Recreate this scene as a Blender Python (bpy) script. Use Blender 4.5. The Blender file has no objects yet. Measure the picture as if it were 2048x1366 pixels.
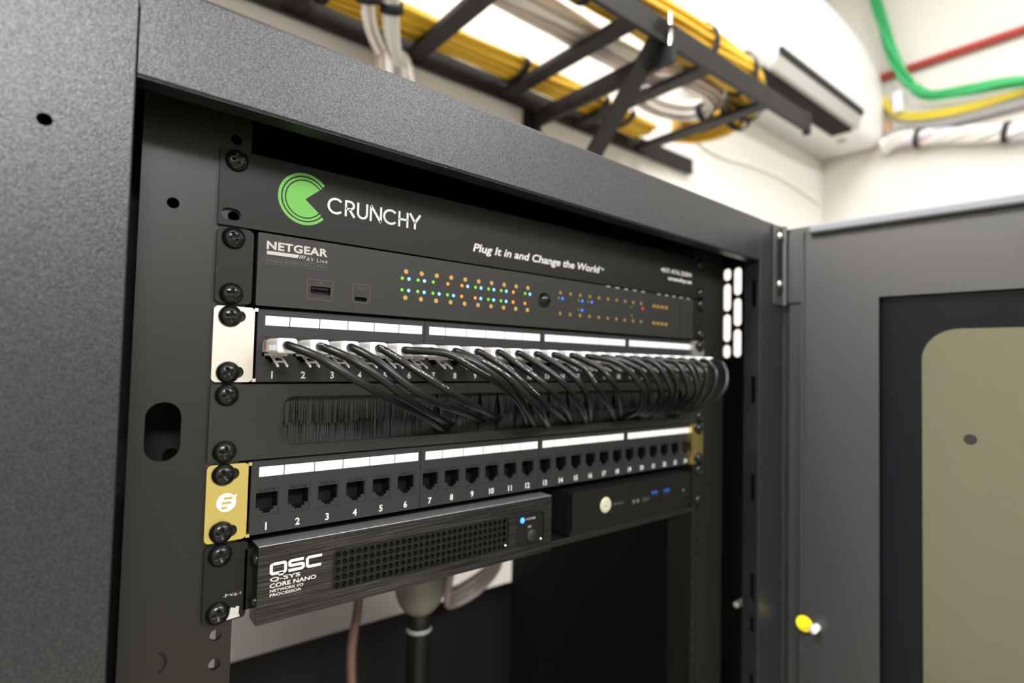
import bpy, bmesh, math, random
from mathutils import Vector, Matrix
from mathutils.geometry import delaunay_2d_cdt
random.seed(7)
SC = bpy.context.scene
COL = SC.collection
S = 0.001                      # everything below is written in millimetres
ZH = 1.4                       # height of the top edge of the first rack panel above the floor, metres

def W(x, y, z):                # millimetres in the rack's frame -> metres in the room
    return Vector((x*S, y*S, z*S + ZH))

# ---------------------------------------------------------------- camera
cam_d = bpy.data.cameras.new('camera'); cam = bpy.data.objects.new('camera', cam_d); COL.objects.link(cam)
cam_d.sensor_width = 36.0
cam_d.lens = 1116.61/2048*36
cam_d.clip_start = 0.01
cam_d.dof.use_dof = True
cam_d.dof.focus_distance = 0.345
cam_d.dof.aperture_fstop = 4.2
YAW, PITCH, ROLL = 0.675660, 0.0383984, 0.0234594
fwd = Vector((math.sin(YAW)*math.cos(PITCH), math.cos(YAW)*math.cos(PITCH), math.sin(PITCH)))
rt = Vector((math.cos(YAW), -math.sin(YAW), 0)); up = rt.cross(fwd)
r2 = rt*math.cos(ROLL) + up*math.sin(ROLL); u2 = up*math.cos(ROLL) - rt*math.sin(ROLL)
m = Matrix((r2, u2, -fwd)).transposed().to_4x4(); m.translation = W(-63.824, -345.367, -118.04)
cam.matrix_world = m
SC.camera = cam

# ---------------------------------------------------------------- light
SC.view_settings.view_transform = 'Standard'
SC.view_settings.look = 'None'
SC.view_settings.gamma = 1.0
SC.view_settings.exposure = 0.0
wd = bpy.data.worlds.new('world'); SC.world = wd; wd.use_nodes = True
wd.node_tree.nodes['Background'].inputs[0].default_value = (0.9, 0.95, 1, 1)
wd.node_tree.nodes['Background'].inputs[1].default_value = 0.02

def area(name, x, y, z, sx, sy, power, color=(1, 1, 1), target=None):
    l = bpy.data.lights.new(name, 'AREA'); l.shape = 'RECTANGLE'; l.size = sx; l.size_y = sy
    l.energy = power; l.color = color
    o = bpy.data.objects.new(name, l); COL.objects.link(o); o.location = W(x, y, z)
    if target:
        d = W(*target) - o.location
        o.rotation_euler = d.to_track_quat('-Z', 'Y').to_euler()
    return o
area('ceiling_lamp_front', -600, -3100, 1480, 1.2, 0.6, 232, (1, 0.99, 0.98))
area('ceiling_lamp_far', 250, -3800, 1480, 1.2, 0.6, 18, (1, 0.99, 0.98))
area('ceiling_lamp_right', 1350, -2500, 1480, 1.2, 0.6, 84, (1, 0.99, 1.0))
area('ceiling_lamp_rear', 1000, -250, 1480, 1.2, 0.6, 20, (1, 0.99, 0.98))
area('ceiling_lamp_left', -1350, 0, 1480, 1.2, 0.6, 145, (1, 0.99, 0.98))

# ---------------------------------------------------------------- materials
def mat(name, base, rough=0.5, metal=0.0, spec=0.5, bump=None, emit=None, trans=0.0, speck=None, coat=0.0, stretch=None, alpha=None, ior=1.45):
    m = bpy.data.materials.new(name); m.use_nodes = True
    nt = m.node_tree; b = nt.nodes['Principled BSDF']
    b.inputs['Base Color'].default_value = (*base, 1)
    b.inputs['Roughness'].default_value = rough
    b.inputs['Metallic'].default_value = metal
    b.inputs['Specular IOR Level'].default_value = spec
    b.inputs['IOR'].default_value = ior
    if coat: b.inputs['Coat Weight'].default_value = coat; b.inputs['Coat Roughness'].default_value = 0.15
    if trans: b.inputs['Transmission Weight'].default_value = trans
    if emit:
        b.inputs['Emission Color'].default_value = (*emit[0], 1); b.inputs['Emission Strength'].default_value = emit[1]
    if bump or speck:
        tc = nt.nodes.new('ShaderNodeTexCoord'); mp = nt.nodes.new('ShaderNodeMapping')
        nt.links.new(tc.outputs['Object'], mp.inputs['Vector'])
        if stretch: mp.inputs['Scale'].default_value = stretch
        nz = nt.nodes.new('ShaderNodeTexNoise'); nt.links.new(mp.outputs[0], nz.inputs['Vector'])
        nz.inputs['Scale'].default_value = (bump or speck)[0]; nz.inputs['Detail'].default_value = 3
    if bump:
        bp = nt.nodes.new('ShaderNodeBump'); bp.inputs['Strength'].default_value = bump[1]; bp.inputs['Distance'].default_value = bump[2]
        nt.links.new(nz.outputs['Fac'], bp.inputs['Height']); nt.links.new(bp.outputs[0], b.inputs['Normal'])
    if speck:
        mr = nt.nodes.new('ShaderNodeMapRange'); mr.inputs[1].default_value = 0.3; mr.inputs[2].default_value = 0.7
        mr.inputs[3].default_value = 1-speck[1]; mr.inputs[4].default_value = 1+speck[1]
        nt.links.new(nz.outputs['Fac'], mr.inputs[0])
        mx = nt.nodes.new('ShaderNodeMix'); mx.data_type = 'RGBA'; mx.blend_type = 'MULTIPLY'; mx.inputs[0].default_value = 1
        mx.inputs[6].default_value = (*base, 1)
        if len(speck) > 2:      # uneven gloss of the textured coat
            ml = nt.nodes.new('ShaderNodeMapRange'); ml.inputs[1].default_value = 0.32; ml.inputs[2].default_value = 0.68
            ml.inputs[3].default_value = spec*(1-speck[2]); ml.inputs[4].default_value = min(1.0, spec*(1+speck[2]))
            n2 = nt.nodes.new('ShaderNodeTexNoise'); n2.inputs['Scale'].default_value = speck[0]; n2.inputs['Detail'].default_value = 1.0
            nt.links.new(mp.outputs[0], n2.inputs['Vector']); nt.links.new(n2.outputs['Fac'], ml.inputs[0]); nt.links.new(ml.outputs[0], b.inputs['Specular IOR Level'])
        nt.links.new(mr.outputs[0], mx.inputs[7]); nt.links.new(mx.outputs[2], b.inputs['Base Color'])
    return m

M = {}
M['powder'] = mat('grey_powder_coat', (0.012, 0.013, 0.0175), 0.38, spec=0.92, bump=(950, 0.28, 0.0004), speck=(1250, 0.35, 0.55))
M['powder_fine'] = mat('grey_door_paint', (0.028, 0.028, 0.030), 0.42, spec=1.0, bump=(500, 0.3, 0.0004))
M['rail'] = mat('black_rail_paint', (0.009, 0.009, 0.008), 0.42, spec=0.5, bump=(350, 0.12, 0.0003))
M['inside'] = mat('black_interior_paint', (0.009, 0.009, 0.0095), 0.6, spec=0.25)
M['panel'] = mat('black_satin_panel', (0.008, 0.0077, 0.0068), 0.45, spec=0.28, bump=(900, 0.1, 0.0002))
M['brush_panel'] = mat('olive_black_panel', (0.0165, 0.016, 0.0135), 0.45, spec=0.4, bump=(900, 0.1, 0.0002))
M['switch'] = mat('charcoal_switch_paint', (0.017, 0.0165, 0.015), 0.5, spec=0.4, bump=(900, 0.1, 0.0002))
M['plastic'] = mat('black_patch_plastic', (0.019, 0.019, 0.0205), 0.45, spec=0.45, bump=(700, 0.1, 0.0002))
M['hole'] = mat('dark_recess', (0.006, 0.006, 0.006), 0.6, spec=0.2)
M['screw'] = mat('black_screw_steel', (0.005, 0.005, 0.0055), 0.22, spec=0.38)
M['zinc'] = mat('yellow_zinc_plate', (0.86, 0.70, 0.24), 0.34, metal=1.0, bump=(60, 0.05, 0.001))
M['zinc_lit'] = mat('zinc_plate_lit_tint', (0.64, 0.60, 0.53), 0.45, metal=1.0, bump=(60, 0.05, 0.001))  # paler copy of the zinc, its brighter reflection put into the colour
M['steel'] = mat('bright_steel', (0.7, 0.7, 0.7), 0.25, metal=1.0)
M['white'] = mat('white_print', (0.60, 0.60, 0.585), 0.6, spec=0.2)
M['grey_print'] = mat('grey_print', (0.42, 0.41, 0.38), 0.6, spec=0.2)
M['dim_print'] = mat('dim_print', (0.10, 0.10, 0.095), 0.6, spec=0.2)
M['label'] = mat('white_label_card', (0.74, 0.735, 0.725), 0.5, spec=0.3)
M['green_print'] = mat('green_print', (0.135, 0.375, 0.085), 0.6, spec=0.2)
M['amber_print'] = mat('amber_print', (0.42, 0.27, 0.065), 0.6, spec=0.2)
M['mid_amber'] = mat('mid_amber_print', (0.24, 0.155, 0.03), 0.6, spec=0.2)
M['led_dim'] = mat('dim_green_led', (0.05, 0.12, 0.01), 0.4, emit=((0.2, 0.5, 0.02), 0.06))
M['dark_amber'] = mat('dark_amber_print', (0.13, 0.085, 0.025), 0.6, spec=0.2)
M['led_green'] = mat('green_led', (0.1, 0.4, 0.02), 0.4, emit=((0.22, 0.8, 0.02), 0.4))
M['led_blue'] = mat('pale_blue_led', (0.1, 0.4, 0.9), 0.4, emit=((0.16, 0.52, 1.0), 1.5))
M['led_deep'] = mat('deep_blue_led', (0.05, 0.1, 0.9), 0.4, emit=((0.03, 0.16, 1.0), 1.3))
M['led_orange'] = mat('orange_led', (0.9, 0.2, 0.02), 0.4, emit=((1.0, 0.2, 0.015), 0.9))
M['led_red'] = mat('red_led', (0.5, 0.05, 0.02), 0.4, emit=((1.0, 0.08, 0.02), 0.35))
M['led_power'] = mat('blue_power_led', (0.05, 0.2, 1.0), 0.4, emit=((0.02, 0.10, 1.0), 5.0))
M['brushed'] = mat('brushed_black_aluminium', (0.05, 0.049, 0.048), 0.33, metal=0.85, bump=(1.0, 0.8, 0.0004), speck=(1.0, 0.6), stretch=(22, 900, 1700))
M['aluminium'] = mat('dark_anodised_aluminium', (0.09, 0.09, 0.095), 0.3, metal=0.9)
M['cable'] = mat('black_cable_sheath', (0.007, 0.007, 0.008), 0.33, spec=0.45)
M['plug'] = mat('milky_plug_boot', (0.78, 0.78, 0.78), 0.3)
M['clear'] = mat('clear_plug_plastic', (0.95, 0.95, 0.96), 0.12, trans=0.6)
M['red'] = mat('red_core', (0.7, 0.08, 0.05), 0.5)
M['bristle'] = mat('black_bristle', (0.022, 0.021, 0.021), 0.5, spec=0.4)
M['wall'] = mat('warm_white_wall', (0.745, 0.72, 0.68), 0.85, spec=0.2, bump=(90, 0.08, 0.001))
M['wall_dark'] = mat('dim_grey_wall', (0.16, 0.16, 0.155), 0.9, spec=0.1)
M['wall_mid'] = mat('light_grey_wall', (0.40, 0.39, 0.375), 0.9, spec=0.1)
M['ceiling'] = mat('white_ceiling', (0.82, 0.81, 0.79), 0.9, spec=0.1, bump=(40, 0.05, 0.001))
M['floor'] = mat('beige_vinyl_floor', (0.20, 0.18, 0.11), 0.5, spec=0.4, speck=(60, 0.1))
M['ladder'] = mat('black_ladder_paint', (0.016, 0.0155, 0.0155), 0.5, spec=0.3, bump=(300, 0.1, 0.0004))
M['yellow'] = mat('yellow_cable_sheath', (0.80, 0.50, 0.035), 0.45)
M['lemon'] = mat('lemon_cable_sheath', (0.70, 0.56, 0.04), 0.45)
M['white_cable'] = mat('white_cable_sheath', (0.88, 0.84, 0.80), 0.45)
M['pinkish_cable'] = mat('beige_cable_sheath', (0.62, 0.50, 0.44), 0.45)
M['pink'] = mat('pink_cable_sheath', (0.80, 0.48, 0.52), 0.45)
M['blue_cable'] = mat('pale_blue_cable_sheath', (0.62, 0.64, 0.78), 0.45)
M['green'] = mat('green_cable_sheath', (0.05, 0.45, 0.15), 0.45)
M['tie'] = mat('black_hook_and_loop', (0.015, 0.015, 0.016), 0.8)
M['ac'] = mat('white_air_conditioner_plastic', (0.86, 0.86, 0.86), 0.35, spec=0.5)
M['ac_grey'] = mat('grey_flap_plastic', (0.42, 0.415, 0.405), 0.4)
M['black'] = mat('matt_black', (0.012, 0.012, 0.012), 0.6)
M['red_paint'] = mat('red_pipe_paint', (0.42, 0.045, 0.035), 0.4)
M['grey_pvc'] = mat('grey_pvc', (0.20, 0.20, 0.175), 0.4)
M['grey_tray'] = mat('grey_trunking', (0.27, 0.27, 0.27), 0.5)
M['copper'] = mat('foam_covered_copper', (0.60, 0.36, 0.2), 0.5)
M['frit'] = mat('black_glass_border', (0.005, 0.006, 0.008), 0.12, spec=0.22)
M['sticker'] = mat('yellow_sticker', (0.95, 0.80, 0.015), 0.5)
M['brown_cable'] = mat('brown_cable_sheath', (0.16, 0.09, 0.07), 0.5)
M['mauve_cable'] = mat('greyish_cable_sheath', (0.42, 0.35, 0.34), 0.5)
M['usb_blue'] = mat('blue_usb_tongue', (0.015, 0.07, 0.32), 0.4)
M['ring'] = mat('pale_ring_button', (0.46, 0.45, 0.34), 0.4)
M['stud'] = mat('plated_stud', (0.85, 0.87, 0.9), 0.35, metal=0.4)
M['lip_grey'] = mat('light_grey_lip', (0.20, 0.21, 0.235), 0.45, spec=0.5)
M['top_sheen'] = mat('grey_top_sheen', (0.30, 0.30, 0.32), 0.38, metal=0.7)  # lighter metal stands in for the highlight on the processor's top
M['tape'] = mat('torn_white_sticker', (0.42, 0.42, 0.37), 0.7)
M['gold'] = mat('gold_contact', (0.75, 0.6, 0.2), 0.3, metal=1.0)

def glass_mat():
    m = bpy.data.materials.new('tinted_door_glass'); m.use_nodes = True; nt = m.node_tree
    for n in list(nt.nodes): nt.nodes.remove(n)
    out = nt.nodes.new('ShaderNodeOutputMaterial'); tr = nt.nodes.new('ShaderNodeBsdfTransparent'); gl = nt.nodes.new('ShaderNodeBsdfGlossy')
    tr.inputs[0].default_value = (0.45, 0.45, 0.37, 1); gl.inputs['Roughness'].default_value = 0.04
    fr = nt.nodes.new('ShaderNodeFresnel'); fr.inputs[0].default_value = 1.45
    mx = nt.nodes.new('ShaderNodeMixShader'); nt.links.new(fr.outputs[0], mx.inputs[0]); nt.links.new(tr.outputs[0], mx.inputs[1]); nt.links.new(gl.outputs[0], mx.inputs[2])
    nt.links.new(mx.outputs[0], out.inputs[0]); return m
M['glass'] = glass_mat()

# ---------------------------------------------------------------- mesh helpers (millimetres)
class G:
    def __init__(s): s.v = []; s.f = []; s.sm = []
    def add(s, vs, fs, smooth=False):
        n = len(s.v); s.v += [tuple(v) for v in vs]
        for f in fs: s.f.append([i+n for i in f]); s.sm.append(smooth)
        return s
    def box(s, x0, x1, y0, y1, z0, z1, b=0.0, seg=2):
        if b <= 0:
            vs = [(x, y, z) for x in (x0, x1) for y in (y0, y1) for z in (z0, z1)]
            return s.add(vs, [(0, 1, 3, 2), (4, 6, 7, 5), (0, 4, 5, 1), (2, 3, 7, 6), (0, 2, 6, 4), (1, 5, 7, 3)])
        bm = bmesh.new(); bmesh.ops.create_cube(bm, size=1)
        for v in bm.verts: v.co = Vector((x0+(v.co.x+.5)*(x1-x0), y0+(v.co.y+.5)*(y1-y0), z0+(v.co.z+.5)*(z1-z0)))
        bmesh.ops.bevel(bm, geom=bm.edges[:], offset=b, segments=seg, affect='EDGES', profile=.5)
        bm.verts.index_update()
        s.add([v.co[:] for v in bm.verts], [[v.index for v in f.verts] for f in bm.faces]); bm.free(); return s
    def prism(s, outer, holes, plane, a0, a1):
        """a plate: outline with holes, drawn in a plane, between depths a0 and a1"""
        loops = [outer]+list(holes)
        def P(u, v, a): return {'XZ': (u, a, v), 'YZ': (a, u, v), 'XY': (u, v, a)}[plane]
        flat = [p for l in loops for p in l]; n = len(flat); es = []; k = 0; fl = []
        for l in loops:
            L = len(l); es += [(k+i, k+(i+1) % L) for i in range(L)]; fl.append(list(range(k, k+L))); k += L
        cv, _, tris, ov, _, _ = delaunay_2d_cdt([Vector(p) for p in flat], es, fl, 2, 1e-6)
        if any(not o for o in ov): raise ValueError('crossing outlines %s' % (outer[:4],))
        idx = [o[0] for o in ov]; tris = [[idx[i] for i in t] for t in tris]
        vs = [P(u, v, a0) for u, v in flat]+[P(u, v, a1) for u, v in flat]
        fs = [tuple(t) for t in tris]+[tuple(i+n for i in reversed(t)) for t in tris]
        k = 0
        for l in loops:
            L = len(l)
            for i in range(L):
                j = (i+1) % L; fs.append((k+i, k+j, k+j+n, k+i+n))
            k += L
        return s.add(vs, fs)
    def tube(s, path, r, n=10, caps=True, closed=False, r1=None):
        P = [Vector(p) for p in path]; N = len(P); rings = []
        ref = None
        for i in range(N):
            a = P[(i-1) % N] if (closed or i > 0) else P[i]; b = P[(i+1) % N] if (closed or i < N-1) else P[i]
            t = (b-a).normalized()
            if ref is None:
                ref = Vector((0, 0, 1)) if abs(t.z) < .9 else Vector((1, 0, 0))
            ref = (ref - t*ref.dot(t))
            if ref.length < 1e-6: ref = t.orthogonal()
            ref.normalize(); q = t.cross(ref)
            rr = r if r1 is None else r+(r1-r)*i/(N-1)
            rings.append([P[i]+(ref*math.cos(2*math.pi*k/n)+q*math.sin(2*math.pi*k/n))*rr for k in range(n)])
        vs = [v for rg in rings for v in rg]; fs = []
        for i in range(N if closed else N-1):
            j = (i+1) % N
            for k in range(n):
                fs.append((i*n+k, i*n+(k+1) % n, j*n+(k+1) % n, j*n+k))
        s.add(vs, fs, True)
        if caps and not closed:
            s.add(rings[0], [tuple(range(n))]); s.add(rings[-1], [tuple(reversed(range(n)))])
        return s
    def lathe(s, prof, c, axis='Y', n=24, smooth=True):
        """prof: (radius, height along the axis) pairs"""
        vs = []; fs = []
        for r, h in prof:
            for k in range(n):
                a = 2*math.pi*k/n; x, y = r*math.cos(a), r*math.sin(a)
                vs.append({'Y': (c[0]+x, c[1]+h, c[2]+y), 'X': (c[0]+h, c[1]+x, c[2]+y), 'Z': (c[0]+x, c[1]+y, c[2]+h)}[axis])
        for i in range(len(prof)-1):
            for k in range(n):
                fs.append((i*n+k, i*n+(k+1) % n, (i+1)*n+(k+1) % n, (i+1)*n+k))
        s.add(vs, fs, smooth)
        if prof[0][0] > 0: s.add(vs[:n], [tuple(range(n))])
        if prof[-1][0] > 0: s.add(vs[-n:], [tuple(reversed(range(n)))])
        return s

ORG = {}
def mesh_of(name, g, m, org, smooth_all=False):
    me = bpy.data.meshes.new(name)
    me.from_pydata([((v[0]*S-org[0]), (v[1]*S-org[1]), (v[2]*S-org[2])) for v in g.v], [], g.f)
    for p, sm in zip(me.polygons, g.sm): p.use_smooth = sm or smooth_all
    bm = bmesh.new(); bm.from_mesh(me); bmesh.ops.recalc_face_normals(bm, faces=bm.faces[:]); bm.to_mesh(me); bm.free()
    me.materials.append(m); me.update(); return me
def obj(name, g, m, parent=None, label=None, local=False, smooth=False):
    """one mesh object; its origin sits at the middle of its base (or, local, at its parent's origin)"""
    if local: org = Vector((0, 0, 0))
    else:
        xs, ys, zs = zip(*g.v)
        org = Vector(((min(xs)+max(xs))/2*S, (min(ys)+max(ys))/2*S, min(zs)*S))
    me = mesh_of(name, g, m, org, smooth)
    o = bpy.data.objects.new(name, me); COL.objects.link(o)
    if parent: o.parent = parent
    if local: o.location = (0, 0, 0)
    else:
        w = org+Vector((0, 0, ZH)); ORG[o.name] = w
        o.location = w-ORG[parent.name] if parent else w
    if label: o['label'] = label
    return o
def tag(o, label, cat, group=None, kind=None):
    o['label'] = label; o['category'] = cat
    if group: o['group'] = group
    if kind: o['kind'] = kind
    return o
def thing(name, loc, label, cat, group=None):
    o = bpy.data.objects.new(name, None); COL.objects.link(o); o.empty_display_size = 0.02
    o.location = W(*loc); ORG[o.name] = W(*loc)
    return tag(o, label, cat, group)
def inst(name, me, pos, parent, rot=None, label=None):
    """a copy that shares a mesh, set as a part of its parent"""
    o = bpy.data.objects.new(name, me); COL.objects.link(o); o.parent = parent
    o.location = W(*pos)-ORG[parent.name]; ORG[o.name] = W(*pos)
    if rot: o.rotation_euler = rot
    if label: o['label'] = label
    return o
def struct(name, g, m):
    o = obj(name, g, m); o['kind'] = 'structure'; return o

def rrect(x0, x1, z0, z1, r, n=5):
    pts = []
    for cx, cz, a0 in ((x1-r, z1-r, 0), (x0+r, z1-r, 90), (x0+r, z0+r, 180), (x1-r, z0+r, 270)):
        for k in range(n+1):
            a = math.radians(a0+90*k/n); pts.append((cx+r*math.cos(a), cz+r*math.sin(a)))
    return pts
def circ(x, z, r, n=16, sx=1.0): return [(x+r*sx*math.cos(2*math.pi*k/n), z+r*math.sin(2*math.pi*k/n)) for k in range(n)]
def rect(x0, x1, z0, z1): return [(x0, z0), (x1, z0), (x1, z1), (x0, z1)]
def catmull(P, n=8):
    P = [Vector(p) for p in P]; Q = [P[0]*2-P[1]]+P+[P[-1]*2-P[-2]]; out = []
    for i in range(1, len(Q)-2):
        a, b, c, d = Q[i-1], Q[i], Q[i+1], Q[i+2]
        for k in range(n):
            t = k/n
            out.append(0.5*((2*b)+(c-a)*t+(2*a-5*b+4*c-d)*t*t+(3*b-a-3*c+d)*t**3))
    out.append(P[-1]); return out
def stroke(g, pts, w, y, th=0.12, closed=False):
    """a ribbon of width w along 2-D points on the plane y"""
    P = [Vector(p) for p in pts]; n = len(P); L = []; R = []
    for i in range(n):
        if closed: a, b = P[i-1], P[(i+1) % n]
        else: a, b = P[max(i-1, 0)], P[min(i+1, n-1)]
        d0 = (P[i]-a); d1 = (b-P[i])
        d0 = d0.normalized() if d0.length > 1e-9 else d1.normalized(); d1 = d1.normalized() if d1.length > 1e-9 else d0
        t = (d0+d1).normalized(); nn = Vector((-t.y, t.x)); k = 1/max(.45, nn.dot(Vector((-d0.y, d0.x))))
        L.append(P[i]+nn*w/2*k); R.append(P[i]-nn*w/2*k)
    vs = [(p.x, y-th, p.y) for p in L+R]; m = n if closed else n-1
    vs += [(p.x, y, p.y) for p in L+R]
    fs = []
    for i in range(m):
        j = (i+1) % n
        fs += [(i, j, n+j, n+i), (2*n+i, 3*n+i, 3*n+j, 2*n+j), (i, 2*n+i, 2*n+j, j), (n+i, n+j, 3*n+j, 3*n+i)]
    if not closed: fs += [(0, n, 3*n, 2*n), (n-1, 3*n-1, 4*n-1, 2*n-1)]
    return g.add(vs, fs)
_tx = {}
def glyphs(body, bold=0.0, shear=0.0, space=1.0):
    k = (body, bold, shear, space)
    if k not in _tx:
        c = bpy.data.curves.new('lettering', 'FONT'); c.body = body; c.offset = bold; c.shear = shear; c.space_character = space; c.resolution_u = 4
        o = bpy.data.objects.new('lettering', c); COL.objects.link(o)
        dg = bpy.context.evaluated_depsgraph_get(); dg.update()
        me = o.evaluated_get(dg).to_mesh()
        _tx[k] = ([v.co[:2] for v in me.vertices], [list(p.vertices) for p in me.polygons])
        o.evaluated_get(dg).to_mesh_clear(); bpy.data.objects.remove(o); bpy.data.curves.remove(c)
    return _tx[k]
def text(g, body, x0, x1, z0, z1, y, bold=0.0, shear=0.0, space=1.0, align=None, th=0.1):
    """lettering fitted into x0..x1, z0..z1 on the plane y; align keeps its own width, centred or set at an end"""
    vs, fs = glyphs(body, bold, shear, space)
    ax, bx = min(v[0] for v in vs), max(v[0] for v in vs); az, bz = min(v[1] for v in vs), max(v[1] for v in vs)
    kz = (z1-z0)/(bz-az); kx = (x1-x0)/(bx-ax)
    if align:
        kx = kz*0.95; wd_ = kx*(bx-ax)
        x0 = {'c': (x0+x1)/2-wd_/2, 'r': x1-wd_, 'l': x0}[align]
    return g.add([(x0+(v[0]-ax)*kx, y-th, z0+(v[1]-az)*kz) for v in vs], fs)

# ---------------------------------------------------------------- the room
XL, XR, YF, YB, ZF, ZC = -1700, 2270, -4200, 607, -1400, 1500
struct('floor', G().box(XL-100, XR+100, YF-100, YB+100, ZF-100, ZF), M['floor'])
struct('ceiling', G().box(XL-100, XR+100, YF-100, YB+100, ZC, ZC+100), M['ceiling'])
struct('wall_back', G().box(XL-100, XR+100, YB, YB+100, ZF, ZC), M['wall'])
struct('wall_right', G().box(XR, XR+100, YF, YB, ZF, ZC), M['wall'])
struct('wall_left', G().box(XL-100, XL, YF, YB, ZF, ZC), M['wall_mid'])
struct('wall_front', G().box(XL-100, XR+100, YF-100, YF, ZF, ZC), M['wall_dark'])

# ---------------------------------------------------------------- the cabinet
U = 44.45
cab = thing('server_cabinet', (240, 200, ZF), 'dark grey powder-coated server cabinet standing open, holding the rack equipment', 'server cabinet')
# front frame: the beam hangs a touch low at its right end
g = G()
zt = lambda x: 59.2-(x+42)*0.0185
zb = lambda x: 10.6-(x+42)*0.0166
A, B = -42.7, 578.0
n = 1
def sweepx(prof, xs, zfun):
    g = G(); k = len(prof); vs = []; fs = []
    for x in xs:
        for (y, f) in prof: vs.append((x, y, zfun(x, f)))
    for i in range(len(xs)-1):
        for j in range(k): fs.append((i*k+j, i*k+(j+1) % k, (i+1)*k+(j+1) % k, (i+1)*k+j))
    fs += [tuple(range(k)), tuple(reversed(range((len(xs)-1)*k, len(xs)*k)))]
    return g.add(vs, fs)
def arcprof(pts):  return pts
bp = [(-36.0, 'b0'), (-36.6, 'b0'), (-37.5, 'b1'), (-38, 'b2'), (-38, 't2'), (-37.5, 't1'), (-36.6, 't0'), (-35.5, 't0')]
off = {'b0': 0, 'b1': .5, 'b2': 1.4, 't2': -2.4, 't1': -.8, 't0': 0}
beamf = lambda x, f: (zb(x) if f[0] == 'b' else zt(x))+off[f]
gb = sweepx(bp, [A, 530.5], beamf)
gb.add([(A, -37, zb(A)), (530.5, -37, zb(530.5)), (530.5, -24, zb(530.5)), (A, -24, zb(A)), (A, -37, zb(A)+1.5), (530.5, -37, zb(530.5)+1.5), (530.5, -24, zb(530.5)+1.5), (A, -24, zb(A)+1.5)],
       [(0, 1, 2, 3), (4, 7, 6, 5), (0, 4, 5, 1), (1, 5, 6, 2), (2, 6, 7, 3), (3, 7, 4, 0)])
obj('top_beam', gb, M['powder'], cab, 'grey speckled beam across the top of the opening')
def post(name, x0, x1, slots, inner, label, top):
    g = G().box(x0, x1, -38, -36, ZF+20, top, 0.9)
    xi0, xi1 = (inner, inner+1.5) if inner > 200 else (inner-1.5, inner)
    hs = [rect(-36+2.6, -36+7.6, b, t) for b, t in slots]
    g.prism(rect(-36.5, -20, ZF+20, zb(inner)-1), hs, 'YZ', xi0, xi1)
    return obj(name, g, M['powder'], cab, label)
gp_ = G().prism(rect(-104, A-1.4, ZF+20, zt(A)+1), [circ(-74.4, -19.4, 2.8, 24)], 'XZ', -38, -36)
gp_.tube([(A-1.4, -37, ZF+20), (A-1.4, -37, zt(A)+1)], 1.0, 16)
gp_.box(A-1.9, A-.4, -36.6, -20, ZF+20, zb(A)-1)
obj('front_post', gp_, M['powder'], cab, 'broad front post at the left of the opening')
psl = [(-49-107*k, -20-107*k) for k in range(9)]+[(-404, -387)]
post('front_post', 530.6, 584, sorted(psl), 530.6, 'slotted front post at the hinge side', zt(578))
obj('post_shade_sheet', G().box(-100, A-3, -26, -25, ZF+20, 40), M['hole'], cab)  # dark sheet added for the shade inside the open post
obj('top_panel', G().box(-104, 578, -36, 440, 44, 46), M['powder'], cab)
obj('side_panel', G().box(-104, -102, -36, 440, ZF+20, 46), M['inside'], cab)
vents = []
for (y0, y1, first) in ((23.2, 33.6, 15.0), (9.2, 19.8, 34.0)):
    z = 5.6; L = first
    while z > -104:
        b = max(z-L, -105.7); vents.append(rrect(y0, y1, b, z, min(5.1, (z-b)/2-.2))); z = b-3.9; L = 34.2
obj('side_panel', G().prism(rect(-36, 440, ZF+20, 46), vents, 'YZ', 577, 579), M['inside'], cab, 'side panel with a block of oblong vent slots')
obj('rear_panel', G().box(-102, 577, 438, 440, ZF+20, -508), M['inside'], cab, 'black rear panel closing the lower back')
obj('rear_panel', G().box(-102, 577, 438, 440, -330, 46), M['inside'], cab)  # added, unseen; closes the open back to keep the interior dark
obj('base_panel', G().box(-104, 579, -36, 440, ZF+4, ZF+20), M['inside'], cab)
for k, (fx, fy) in enumerate(((-60, 0), (540, 0), (-60, 400), (540, 400))):
    obj('levelling_foot', G().lathe([(25, 0), (25, 2), (10, 3), (10, 5)], (fx, fy, ZF), 'Z', 20), M['black'], cab)
holes_l = []
for k in range(-1, 12):
    for o_ in (6.35, 22.225, 38.1): holes_l.append(circ(8.6, -k*U-o_, 3.1, 14))
holes_r = [[(482.6-x, z) for x, z in reversed(h)] for h in holes_l]
def rail(holes, x0, x1, xi, extra, label):
    if x0 < 0: back = G().prism(rect(-80, 4, ZF+20, 44), [circ(-11.5, -178, 4.5, 14)], 'XZ', 42, 44)
    g = G().prism(rect(x0, x1, ZF+20, 44), holes+extra, 'XZ', 2.2, 4.2)
    g.box(xi-0.9, xi+0.9, 4.2, 32, ZF+20, 44)
    r_ = obj('mounting_rail', g, M['rail'], cab, label)
    if x0 < 0: obj('rear_flange', back, M['inside'], r_)
    return r_
rail(holes_l, -36.4, 16.6, 15.7, [rrect(-29.4, -12.8, -174.6, -143.2, 8.2, 8), circ(-21.3, -36.2, 3.0, 16)], 'left mounting rail with an oblong slot')
rail(holes_r, 466.0, 525, 466.9, [], 'right mounting rail')
obj('rail_dimple', G().tube([(-20.8+6*math.cos(a), 2.1, -280+6*math.sin(a)) for a in [math.radians(d) for d in range(-60, 75, 15)]], 0.7, 6), M['inside'], cab)
gi = G()
for k in range(6, 11):
    for o_ in (6.35, 22.225, 38.1): gi.lathe([(2.2, 3.0), (2.6, 3.6), (2.6, 6)], (474, 0, -k*U-o_), 'Y', 10)
obj('threaded_inserts', gi, M['aluminium'], cab)
obj('earth_stud', G().lathe([(3.6, 0), (3.6, -28), (2.6, -29.5), (0, -29.5)], (577, -2.5, -389), 'X', 14), M['stud'], cab, 'silver earth stud low on the side panel')

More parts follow.
